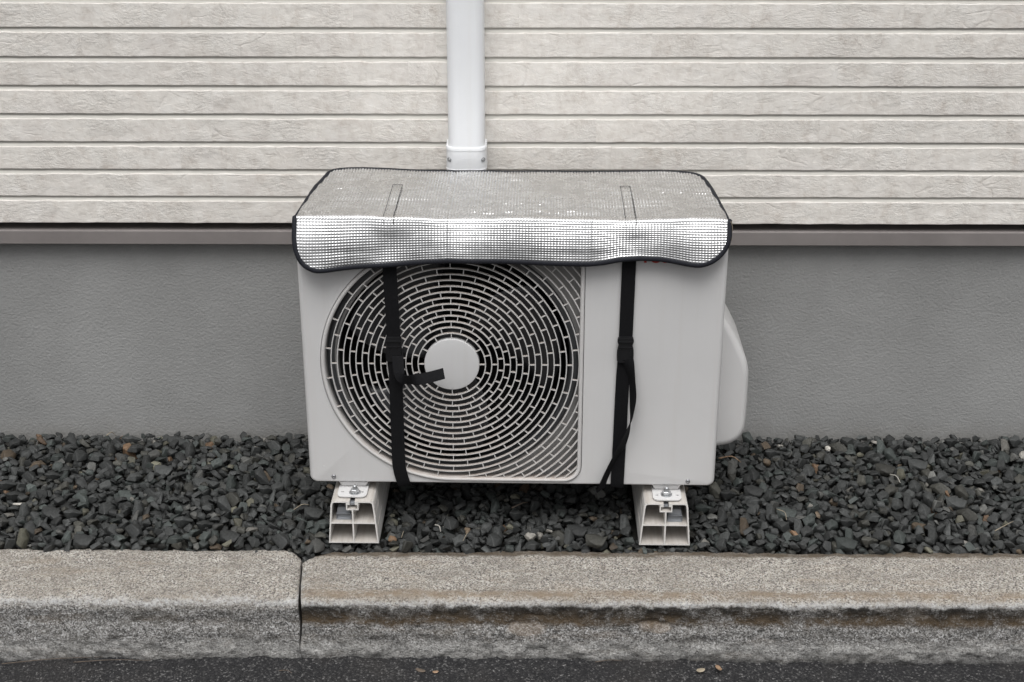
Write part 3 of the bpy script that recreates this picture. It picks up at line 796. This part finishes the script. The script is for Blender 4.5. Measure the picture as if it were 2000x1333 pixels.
# ------------------------------------------------------------------ reflective cover with straps
cover = empty('reflective_cover', unit_to_world(0, .14, .5355), PSI)
tag(cover, 'silver embossed foil sunshade strapped over the top of the air conditioner', 'sunshade cover')
CO = np.array([0, .14, .5355])            # local origin in unit space
ZT = .5395; RF = .0060; LT = .280          # top height, fold radius, top length
LARC = RF * radians(84); TF = .096        # arc length, nominal flap length
T0 = LT + LARC + TF
SL = np.array([(0, -.338), (.003, -.350), (.008, -.3575), (.02, -.3635), (.05, -.368), (.10, -.375), (.17, -.381), (.24, -.3865), (.29, -.389), (.325, -.3895), (.343, -.387), (.357, -.3825), (.368, -.3765), (.375, -.3700), (.380, -.3605), (T0, -.352)])
SR = np.array([(0, .318), (.0025, .336), (.007, .3485), (.016, .358), (.03, .3655), (.06, .370), (.11, .3745), (.19, .381), (.26, .3865), (.29, .3890), (.318, .389), (.336, .386), (.351, .380), (.364, .371), (.374, .3605), (.3805, .348), (T0, .338)])
FL_S = [-.40, -.368, -.331, -.28, -.22, -.16, -.109, -.05, .0012, .07, .139, .165, .193, .23, .266, .295, .3215, .353, .40]
FL_Z = [.447, .4450, .4460, .4505, .4545, .460, .464, .4625, .4605, .4595, .4590, .4625, .4680, .4700, .4690, .4645, .4600, .4590, .462]
def sheet_point(s, t):
    """foil surface before embossing; s across, t from the back edge to the hem (arrays)"""
    s = np.asarray(s, float); t = np.asarray(t, float)
    hem = np.interp(s, FL_S, FL_Z); k = np.ones(1)
    fl = (ZT - RF - hem) / TF * 1.0 
    top = np.clip(t, 0, LT); a = np.clip((t - LT) / RF, 0, radians(84)); d = np.clip(t - LT - LARC, 0, None) * (fl + .0)
    fr = d / .085
    wav = .0028 * np.sin(s * 21 + .8) + .0018 * np.sin(s * 43 + 2.0) + .005 * fbm(s * 9, d * 10, 41, 2)
    wav = wav + .0016 * fbm(s * 5 + 2, d * 55, 63, 2) + .0012 * fbm(s * 22, d * 22 + s * 6, 64, 2)
    tilt = .31 + .12 * np.exp(-((s + .34) / .07) ** 2) + .12 * np.exp(-((s - .34) / .06) ** 2) - .02 * np.exp(-((s - .22) / .05) ** 2)
    y = LT - top - RF * np.sin(a) - d * tilt * (1 - .35 * fr) + wav * np.clip(fr, 0, 1.2)
    z = ZT - RF * (1 - np.cos(a)) - d
    near = np.exp(-((t - LT) / .035) ** 2); y = y + .0045 * fbm(s * 7, s * 0, 91, 3) * near; z = z + .0035 * fbm(s * 9 + 4, s * 0, 92, 3) * near
    puck = np.exp(-((s - .217) / .035) ** 2) + .8 * np.exp(-((s + .225) / .035) ** 2)
    y = y + .0045 * puck * np.sin(np.clip(fr, 0, 1) * pi) * np.clip(fr * 3, 0, 1)
    bk = np.clip(1 - t / LT, 0, 1)
    z = z + (.0026 * fbm(s * 7 + 3, t * 8, 12, 2) + .0011 * fbm(s * 10, t * 45, 19, 2) + .0014 * np.sin(s * 60) * np.exp(-((t - .22) / .06) ** 2) * np.exp(-((s - .02) / .2) ** 2)
             - .0016 * puck * np.exp(-((t - .24) / .05) ** 2)) * np.clip((LT + .01 - t) / .02, 0, 1)
    z = z + .005 * np.clip(bk * 4 - 3, 0, 1) * np.exp(-((s + .30) / .09) ** 2) + .003 * np.clip(bk * 4 - 3, 0, 1) * np.exp(-((s - .28) / .08) ** 2)
    z = z - .010 * np.clip((np.abs(s) - .372) / .017, 0, 1) ** 2 * np.clip(t / .12, 0, 1) * (t < LT + .001)
    for t0_, a0, a1 in ((.126, -.345, -.315), (.128, -.105, -.060), (.122, .118, .175), (.135, .262, .372), (.252, -.075, .020), (.246, .010, .135), (.205, -.02, .06)):   # little cross creases
        ms = np.clip((s - a0) / .008, 0, 1) * np.clip((a1 - s) / .008, 0, 1); tc = t0_ + .004 * np.sin(s * 60 + t0_ * 90)
        z = z + .0009 * ms * np.clip(.35 + 2.2 * vnoise(s * 160, t * 40, 33), 0, 1) * np.exp(-((t - tc) / .0022) ** 2)
    for c0 in (-.116, .1425):                                   # the fold lines it was packed with
        e = np.exp(-((s - c0) / .0035) ** 2)
        z = z - .0008 * e * (t < LT); y = y + .0009 * e * (t > LT)
    return np.stack([s, y, z], -1)
PE = .0056
def foil():
    nt_, ns = 360, 700
    ts = np.linspace(0, T0, nt_); fs = np.linspace(0, 1, ns)
    sl = np.interp(ts, SL[:, 0], SL[:, 1]); sr = np.interp(ts, SR[:, 0], SR[:, 1])
    Sg = sl[:, None] + (sr - sl)[:, None] * fs[None]; Tg = np.repeat(ts[:, None], ns, 1)
    P = sheet_point(Sg, Tg)
    e = 5e-4
    ds = sheet_point(Sg + e, Tg) - sheet_point(Sg - e, Tg); dt = sheet_point(Sg, Tg + e) - sheet_point(Sg, Tg - e)
    Nn = np.cross(dt, ds); Nn /= np.linalg.norm(Nn, axis=-1)[..., None] + 1e-12
    Nn *= np.sign(Nn[..., 2:3] + (-Nn[..., 1:2]) + 1e-9)
    crush = .75 + .5 * np.clip(fbm(Sg * 16, Tg * 16, 77, 3) + .5, 0, 1)
    em = ((.5 + .5 * np.cos(2 * pi * Sg / PE)) * (.5 + .5 * np.cos(2 * pi * Tg / PE))) ** .8
    P = P + Nn * (.0024 + (.0010 + .0008 * (Tg < LT - .006)) * em * crush)[..., None]
    return grid_mesh('foil_sheet', (P - CO)[:, ::-1])
fo_ = link('foil_sheet', foil(), M['foil'], cover)
# dull backing sheet just beneath
ts = np.linspace(0.001, T0 - .001, 60); fs = np.linspace(.003, .997, 70)
sl = np.interp(ts, SL[:, 0], SL[:, 1]); sr = np.interp(ts, SR[:, 0], SR[:, 1])
Sg = sl[:, None] + (sr - sl)[:, None] * fs[None]
link('backing_sheet', grid_mesh('backing_sheet', sheet_point(Sg, np.repeat(ts[:, None], 70, 1)) - CO), M['backing'], cover)
def hem():
    L = [(np.interp(t, SL[:, 0], SL[:, 1]), t) for t in np.linspace(0, T0, 150)]
    B_ = [(s, T0) for s in np.linspace(L[-1][0], SR[-1, 1], 160)[1:-1]]
    Rr = [(np.interp(t, SR[:, 0], SR[:, 1]), t) for t in np.linspace(T0, 0, 150)]
    K = [(s, 0) for s in np.linspace(SR[0, 1], SL[0, 1], 130)[1:-1]]
    st = np.array(L + B_ + Rr + K); P = sheet_point(st[:, 0], st[:, 1])
    for _ in range(3): P = (np.roll(P, 1, 0) + 2 * P + np.roll(P, -1, 0)) / 4
    T = np.roll(P, -1, 0) - np.roll(P, 1, 0); T /= np.linalg.norm(T, axis=1)[:, None]
    Q = sheet_point(np.array([s * .985 for s in st[:, 0]]), np.clip(st[:, 1], .006, T0 - .006))
    I = Q - P; I -= (I * T).sum(1)[:, None] * T
    for _ in range(4): I = (np.roll(I, 1, 0) + 2 * I + np.roll(I, -1, 0)) / 4
    I /= np.linalg.norm(I, axis=1)[:, None]
    Nn = np.cross(T, I)
    prof = [(.0056, .0036), (.0046, .0046), (.0005, .0046), (-.0024, .0032), (-.0030, .0008), (-.0024, -.0020), (.0005, -.0034), (.0055, -.0026)]
    sg = np.sign(Nn[:, 2] - Nn[:, 1]); Nn = Nn * np.where(sg == 0, 1, sg)[:, None]
    V, F = sweep(P - CO, I, Nn, prof, closed=True)
    return mk('binding', V, F, M['bind'], cover, True)
hem()
for s0, s1, t0, t1, sk in ((-.229, -.211, .100, LT + .016, -.001), (.2015, .2200, .100, LT + .014, -.003)):
    pts = [(s0 + sk * -.6, t1), (s0 + .0, t0), (s1, t0), (s1 + sk * -.6, t1)]
    pl = []
    for (a, b), (c, d) in zip(pts[:-1], pts[1:]):
        for q in np.linspace(0, 1, 24)[:-1]: pl.append((a + (c - a) * q, b + (d - b) * q))
    pl = np.array(pl + [pts[-1]]); P = sheet_point(pl[:, 0], pl[:, 1]) - CO + np.where(pl[:, 1:] < LT, np.array([[0, 0, .0046]]), np.array([[0, -.0038, .0014]]))
    A, B = frames(P, (.2, .3, 1)); V, F = sweep(P, A, B, [(.00055 * cos(a), .00055 * sin(a)) for a in np.linspace(0, 2 * pi, 5, endpoint=False)])
    mk('stitching', V, F, M['thread'], cover)

def ribbon(name, pts, width, parent, wvec=None, thick=.0013, n=60, mat=None):
    """flat webbing: pts rows x, y, z, [turn in degrees about the path, 0 = faces the viewer]"""
    pts = np.asarray(pts, float); p = smooth_path(pts[:, :3], n)
    tw = smooth_path(np.c_[pts[:, 3], pts[:, 3], pts[:, 3]], n)[:, 0] if pts.shape[1] > 3 else np.zeros(n)
    T = np.gradient(p, axis=0); T /= np.linalg.norm(T, axis=1)[:, None]
    f0 = np.array([0, -1.0, 0]); Wd = np.zeros_like(p)
    wprev = np.array([1.0, 0, 0])
    for i in range(n):
        wv = wprev - T[i] * (wprev @ T[i]); wv /= np.linalg.norm(wv); Wd[i] = wv; wprev = wv
    Nn = np.cross(T, Wd); c, s = np.cos(np.radians(tw))[:, None], np.sin(np.radians(tw))[:, None]
    A = Wd * c + Nn * s; B = np.cross(T, A)
    h = width / 2; t = thick / 2
    V, F = sweep(p - CO, A, B, [(-h, -t), (-h + .001, -t * 1.15), (h - .001, -t * 1.15), (h, -t), (h, t), (-h, t)])
    return mk(name, V, F, mat or M['web'], parent, False)

def buckle(parent, x, z, y):
    """side-release buckle: ladder frame on top, waisted body, lower socket"""
    hw = .0148
    out = [(-.0128, .002), (-.0150, -.002), (-.0150, -.009), (-.0118, -.0125), (-.0135, -.017), (-.0150, -.022), (-.0155, -.036), (-.0150, -.046), (-.0128, -.049)]
    out = out + [(-a, b) for a, b in out[::-1]]
    bm = bmesh.new(); f = bm.faces.new([bm.verts.new((a, 0, b)) for a, b in out])
    r = bmesh.ops.extrude_face_region(bm, geom=[f]); bmesh.ops.translate(bm, vec=(0, .0080, 0), verts=[v for v in r['geom'] if isinstance(v, bmesh.types.BMVert)])
    bmesh.ops.recalc_face_normals(bm, faces=bm.faces[:]); bmesh.ops.bevel(bm, geom=bm.edges[:], offset=.0014, segments=2, affect='EDGES')
    b = bm_mk('buckle', bm, M['black'], parent, angle=40); b.location = Vector((x, y, z)) - Vector(CO)
    return b
def strap(cx, pts, bz, label):
    st = ribbon('strap', pts, .0252, cover, n=80)
    st['label'] = label
    bk = buckle(st, np.interp(bz, [q[2] for q in pts][::-1], [q[0] for q in pts][::-1]), bz, -.0125)
    fr = []
    # raised ladder bar, catching the light
    bx = bk.location
    bm = bmesh.new(); box(bm, bx.x - .0142, bx.x + .0142, bx.y - .0026, bx.y + .0012, bx.z - .0075, bx.z - .0050)
    bmesh.ops.bevel(bm, geom=bm.edges[:], offset=.0008, segments=2, affect='EDGES'); bm_mk('buckle_bar', bm, M['black'], st, angle=40)
    bm = bmesh.new(); box(bm, bx.x - .0120, bx.x + .0120, bx.y - .0016, bx.y + .0012, bx.z - .0185, bx.z - .0165)
    bm_mk('buckle_bar', bm, M['black'], st)
    for s in (-1, 1):
        bm = bmesh.new(); box(bm, bx.x + s * .0108 - .0022, bx.x + s * .0108 + .0022, bx.y - .0014, bx.y + .002, bx.z - .034, bx.z - .021); bm_mk('buckle_prong', bm, M['black'], st)
    return st
stL = strap(0, [(-.2215, .002, .525), (-.2212, -.0030, .49), (-.2205, -.0075, .45), (-.2185, -.0085, .38), (-.2172, -.0085, .307), (-.2160, -.0085, .25), (-.2158, -.0085, .18), (-.2158, -.0080, .09), (-.2150, -.0075, .04), (-.2080, -.0045, .004), (-.2050, .004, -.0065), (-.2045, .03, -.0085), (-.2045, .12, -.0085), (-.2045, .20, -.0085)],
            .310, 'black webbing strap crossing the fan grille')
stR = strap(0, [(.2125, .002, .525), (.2123, -.0030, .49), (.2116, -.0045, .46), (.2108, -.0050, .39), (.2100, -.0050, .317), (.2085, -.0050, .26), (.2072, -.0048, .234), (.2058, -.0042, .17), (.2048, -.0040, .10), (.2036, -.0035, .04), (.2028, -.0030, .004), (.2024, .005, -.0060), (.2020, .03, -.0080), (.2020, .12, -.0080), (.2020, .20, -.0080)],
            .3125, 'black webbing strap on the plain right panel')
ribbon('loose_end', [(-.2100, -.0130, .275, 0), (-.2080, -.0240, .250, 10), (-.2020, -.0330, .2385, 40), (-.1880, -.036, .2370, 62), (-.1720, -.038, .2385, 22), (-.1500, -.040, .2440, 8), (-.1230, -.043, .2535, 2)], .0210, stL, n=70)
ribbon('loose_end', [(.2140, -.0135, .272, 10), (.2185, -.0145, .255, 40), (.2235, -.0165, .232, 62), (.2262, -.018, .200, 62), (.2250, -.019, .170, 76), (.2232, -.019, .150, 92), (.2170, -.018, .122, 122), (.2080, -.015, .092, 135), (.1965, -.0125, .066, 128), (.1850, -.011, .038, 128), (.1755, -.009, .010, 130), (.1730, -.004, -.006, 135), (.1730, .02, -.012, 150)], .0225, stR, n=110)
tube('loose_thread', [np.array(q) - CO for q in ((.3885, -.012, .540), (.3920, -.012, .528), (.3915, -.012, .515), (.3922, -.012, .503))], .0005, M['straw'], cover, 14, 5)

# ------------------------------------------------------------------ gravel bed
def stone_variants(n):
    out = []
    for i in range(n):
        r = np.random.default_rng(900 + i); bm = bmesh.new()
        size = float(np.clip(r.lognormal(math.log(.0100), .36), .005, .021))
        ax = np.array([size * r.uniform(.95, 1.35), size * r.uniform(.72, 1.0), size * r.uniform(.50, .80)])
        m_ = r.integers(11, 17); p = r.normal(size=(m_, 3)); p /= np.linalg.norm(p, axis=1)[:, None]
        p = np.sign(p) * np.abs(p) ** .8 * ax * r.uniform(.84, 1.06, (m_, 1))
        rot = np.array(Matrix.Rotation(r.uniform(0, 2 * pi), 3, 'Z') @ Matrix.Rotation(r.normal(0, .42), 3, 'X') @ Matrix.Rotation(r.normal(0, .42), 3, 'Y'))
        p = p @ rot.T
        for q in p: bm.verts.new(q)
        res = bmesh.ops.convex_hull(bm, input=bm.verts[:])
        dead = [v for v in bm.verts if not v.link_faces]
        bmesh.ops.delete(bm, geom=dead, context='VERTS') if dead else None
        bmesh.ops.dissolve_limit(bm, angle_limit=radians(14), verts=bm.verts[:], edges=bm.edges[:])
        bmesh.ops.recalc_face_normals(bm, faces=bm.faces[:]); bm.normal_update()
        pl = np.array([(*f.normal, f.normal.dot(f.calc_center_median())) for f in bm.faces])
        try: bmesh.ops.bevel(bm, geom=bm.edges[:], offset=size * .055, segments=1, affect='EDGES', clamp_overlap=True)
        except Exception: pass
        bmesh.ops.recalc_face_normals(bm, faces=bm.faces[:])
        me = bpy.data.meshes.new('gravel_stone'); bm.to_mesh(me); bm.free()
        me.shade_smooth(); me.set_sharp_from_angle(angle=radians(30)); me.materials.append(M['rock_o'])
        out.append((me, pl, float(np.abs(p[:, :2]).max()) + .001))
    return out

def gravel():
    VAR = stone_variants(90); RES = .0015
    X0, X1, Y0, Y1 = -1.42, 1.42, -.566, FOUND_Y - .001
    nx, ny = int((X1 - X0) / RES), int((Y1 - Y0) / RES)
    gx = X0 + (np.arange(nx) + .5) * RES; gy = Y0 + (np.arange(ny) + .5) * RES
    GXm, GYm = np.meshgrid(gx, gy, indexing='ij')
    Hm = -.139 - .004 * GXm + .003 * fbm(GXm * 5, GYm * 5, 3, 2) - np.clip((GYm + .25) / .18, 0, 1) * (.003 + .010 * np.clip((GXm - .2) / .6, 0, 1))
    blocked = 9.0
    yb = -.5335 - .034 * np.clip(1 - np.abs(GXm + .390) / .042, 0, 1) ** 1.4
    Hm[GYm < yb] = blocked
    for cx, wd in ((-.3045, .101), (.2950, .102)):
        Hm[(np.abs(GXm - cx) < wd / 2) & (GYm > -.468) & (GYm < -.14)] = blocked
    ids = -np.ones((nx, ny), np.int32)
    ras = []
    for me, pl, rad in VAR:
        k = int(rad / RES) + 1; c = np.arange(-k, k + 1) * RES; A, B = np.meshgrid(c, c, indexing='ij')
        top = np.full(A.shape, 9.0); bot = np.full(A.shape, -9.0); ok = np.ones(A.shape, bool)
        for a, b, cc, d in pl:
            rest = d - a * A - b * B
            if cc > 1e-4: top = np.minimum(top, rest / cc)
            elif cc < -1e-4: bot = np.maximum(bot, rest / cc)
            else: ok &= rest > 0
        ok &= top > bot
        ras.append((k, ok, np.where(ok, top, -9), np.where(ok, bot, 9)))
    placed = []; r = np.random.default_rng(5)
    for it in range(13000):
        vi = int(r.integers(len(VAR))); k, ok, top, bot = ras[vi]; best = None
        for _ in range(7):
            i = int(r.integers(k, nx - k)); j = int(r.integers(k - 1, ny - k))
            if j - k < 0: continue
            sub = Hm[i - k:i + k + 1, j - k:j + k + 1]
            z = float((sub - bot)[ok].max())
            if z > 1: continue
            sc = z + top.max() * .5 + .004 * gx[i] * 0
            if best is None or sc < best[0]: best = (sc, i, j, z)
        if best is None: continue
        _, i, j, z = best; z -= .0012
        if z > -.098: continue
        if gy[j] < -.455 and min(abs(gx[i] + .3045), abs(gx[i] - .295)) < .066 and z + top.max() > (-.1095 if gy[j] > -.518 else -.1035): continue
        sub = Hm[i - k:i + k + 1, j - k:j + k + 1]; nt2 = np.where(ok, top + z, -9); win = ok & (nt2 > sub)
        sub[win] = nt2[win]; ids[i - k:i + k + 1, j - k:j + k + 1][win] = len(placed)
        placed.append((vi, gx[i], gy[j], z))
    cnt = np.bincount(ids[ids >= 0], minlength=len(placed))
    seen = cnt > 3
    def shade():
        u = r.random(); j = .86 * math.exp(r.normal(0, .28))
        if u < .70: c = (.038, .0398, .0390)
        elif u < .82: c = (.046, .053, .050)
        elif u < .91: c = (.050, .049, .042)
        elif u < .958: c = (.080, .080, .075)
        elif u < .975: c = (.080, .060, .041)
        elif u < .981: c = (.110, .068, .040)
        elif u < .994: c = (.10, .096, .072)
        else: c = (.21, .20, .18)
        return tuple(q * j for q in c) + (1.0,)
    cols = [shade() for _ in placed]
    inview = [q for q in range(len(placed)) if seen[q] and abs(placed[q][1]) < 1.02 + .14 * (placed[q][2] + .52) / .47]
    score = {q: cnt[q] * (1 - .35 * (placed[q][2] + .52) / .47) * (.25 if (abs(placed[q][1]) < .36 and placed[q][2] > -.46) else 1) for q in inview}
    big = set(sorted(inview, key=lambda q: -score[q])[:300])
    bed = mk('gravel_bed', [(-5, -.60, -.150), (5, -.60, -.150), (5, FOUND_Y + .02, -.150), (-5, FOUND_Y + .02, -.150)], [(0, 1, 2, 3)], M['soil'])
    tag(bed, kind='structure')
    Vs = []; Ls = []; Ln = []; Co = []; base = 0
    geo = {}
    for q, (vi, x, y, z) in enumerate(placed):
        if q in big:
            o = bpy.data.objects.new('gravel_stone', VAR[vi][0]); C.objects.link(o); o.location = (x, y, z); o.color = cols[q]; o.parent = bed
            continue
        if not seen[q]: continue
        if vi not in geo:
            me = VAR[vi][0]; a = np.zeros(len(me.vertices) * 3); me.vertices.foreach_get('co', a)
            l = np.zeros(len(me.loops), np.int32); me.loops.foreach_get('vertex_index', l)
            n_ = np.zeros(len(me.polygons), np.int32); me.polygons.foreach_get('loop_total', n_); geo[vi] = (a.reshape(-1, 3), l, n_)
        a, l, n_ = geo[vi]
        Vs.append(a + (x, y, z)); Ls.append(l + base); Ln.append(n_); Co.append(np.repeat([cols[q]], len(a), 0)); base += len(a)
    Vs = np.concatenate(Vs); Ls = np.concatenate(Ls); Ln = np.concatenate(Ln); Co = np.concatenate(Co)
    me = bpy.data.meshes.new('gravel'); me.vertices.add(len(Vs)); me.vertices.foreach_set('co', Vs.reshape(-1).astype(np.float32))
    me.loops.add(len(Ls)); me.loops.foreach_set('vertex_index', Ls.astype(np.int32))
    me.polygons.add(len(Ln)); me.polygons.foreach_set('loop_start', np.r_[0, np.cumsum(Ln)[:-1]].astype(np.int32))
    me.update(calc_edges=True)
    at = me.color_attributes.new('stone_colour', 'FLOAT_COLOR', 'POINT'); at.data.foreach_set('color', Co.reshape(-1).astype(np.float32))
    me.shade_smooth(); me.set_sharp_from_angle(angle=radians(30))
    o = link('gravel', me, M['rock_v'], bed); tag(o, kind='stuff', label='dark grey crushed stone gravel')
    print('gravel', len(placed), int(seen.sum()), len(inview), len(me.polygons))
    def height(x, y):
        i = int((x - X0) / RES); j = int((y - Y0) / RES); s = Hm[max(0, i - 4):i + 5, max(0, j - 4):j + 5]; s = s[s < 1]
        return float(s.max()) if s.size else -.11
    return height
gheight = gravel()

# ------------------------------------------------------------------ litter
def stick(name, a, b, sag, r, mat, label, cat, group=None, on='gravel'):
    a = np.array(a, float); b = np.array(b, float); m_ = (a + b) / 2 + np.array([sag, sag * .3])
    zs = [(gheight(*q[:2]) + .0022 if on == 'gravel' else ROAD_Z + .006) for q in (a, m_, b)]
    pts = [(a[0], a[1], zs[0]), (m_[0], m_[1], max(zs) + .003), (b[0], b[1], zs[2])]
    pts = np.array(pts); c = pts.mean(0)
    o = tube(name, pts - c, np.linspace(r * .85, r * .35, 14), mat, None, 14, 5); o.location = c
    tag(o, label, cat, group); return o
def leaf(x, y, z, ln, wd, rz, mat, label, cat='leaf', curl=.35, tilt=.2):
    n = 7; V = []; F = []
    for i in range(n):
        u = i / (n - 1); h = wd / 2 * math.sin(pi * (u * .92 + .04)) ** .8 * (1 + .15 * math.sin(9 * u))
        zc = curl * ln * (u - .5) ** 2
        V += [(ln * (u - .5), -h, zc + curl * h * .5), (ln * (u - .5), 0, zc), (ln * (u - .5), h * .8, zc + curl * h * .6)]
    for i in range(n - 1):
        for c in (0, 1): F.append((i * 3 + c, i * 3 + c + 1, (i + 1) * 3 + c + 1, (i + 1) * 3 + c))
    o = mk('dry_leaf', V, F, mat, None, True); o.location = (x, y, z); o.rotation_euler = (tilt, 0, rz)
    md = o.modifiers.new('thickness', 'SOLIDIFY'); md.thickness = .0004
    tag(o, label, cat); return o
LIT = [
    ((.940, -.470), (.985, -.440), .010, .0011, 'straw', 'pale curly straw on the gravel near the right edge'),
    ((.527, -.400), (.540, -.440), .006, .0012, 'straw', 'tan straw on the gravel right of the right block'),
    ((.790, -.240), (.800, -.285), .002, .0018, 'pale', 'bleached sliver standing in the gravel far right'),
    ((.440, -.175), (.485, -.190), .004, .0022, 'leaf', 'rust brown needle on gravel beside the casing'),
    ((-.210, -.480), (-.212, -.505), .001, .0011, 'straw', 'short pale stalk in the gravel right of the left block'),
    ((-.150, -.455), (-.138, -.478), .003, .0019, 'pale', 'whitish splinter in the gravel under the fan side'),
    ((-.085, -.492), (-.093, -.515), .002, .0012, 'straw', 'curved straw just behind the kerb below the fan'),
    ((.000, -.400), (.032, -.378), .004, .0020, 'bark', 'brown stick in the shaded gravel under the unit'),
    ((-.895, -.075), (-.880, -.055), .002, .0014, 'straw', 'pale twig leaning at the wall far left'),
    ((-.435, -.400), (-.405, -.392), .002, .0013, 'straw', 'thin light splinter in gravel left of the left block'),
]
for a, b, sg, r_, mt, lb in LIT: stick('twig', a, b, sg, r_, M[mt], lb, 'twig', 'plant litter on the gravel')
for a, b, lb in (((-.93, -.728), (-.75, -.705), 'long thin twig on the asphalt at the far left kerb foot'),
                 ((-.80, -.722), (-.66, -.716), 'short thin twig lying on asphalt below the left kerb stone'),
                 ((.155, -.715), (.205, -.711), 'tan twig at the foot of the kerb right of the middle'),
                 ((-.42, -.745), (-.395, -.752), 'tiny twig on the asphalt under the kerb joint')):
    stick('twig', a, b, .002, .0011, M['bark'], lb, 'twig', 'twigs on the road', 'road')
leaf(.345, -.738, ROAD_Z + .005, .017, .011, .3, M['straw'], 'pale crumpled leaf scrap on the asphalt', 'leaf')
leaf(.377, -.736, ROAD_Z + .007, .017, .013, 1.9, M['leaf'], 'orange brown curled leaf scrap on the asphalt', 'leaf', .6)
leaf(-.163, -.742, ROAD_Z + .005, .020, .009, -.4, M['bark'], 'dark brown leaf flake on the asphalt below the middle', 'leaf')
leaf(-.136, -.746, ROAD_Z + .005, .011, .007, .2, M['leaf'], 'small tan leaf flake on the asphalt', 'leaf')
leaf(-.995, -.368, gheight(-.995, -.368) + .003, .026, .006, .1, M['pale'], 'pale dry leaf blade on gravel at the far left', 'leaf', .2, .6)
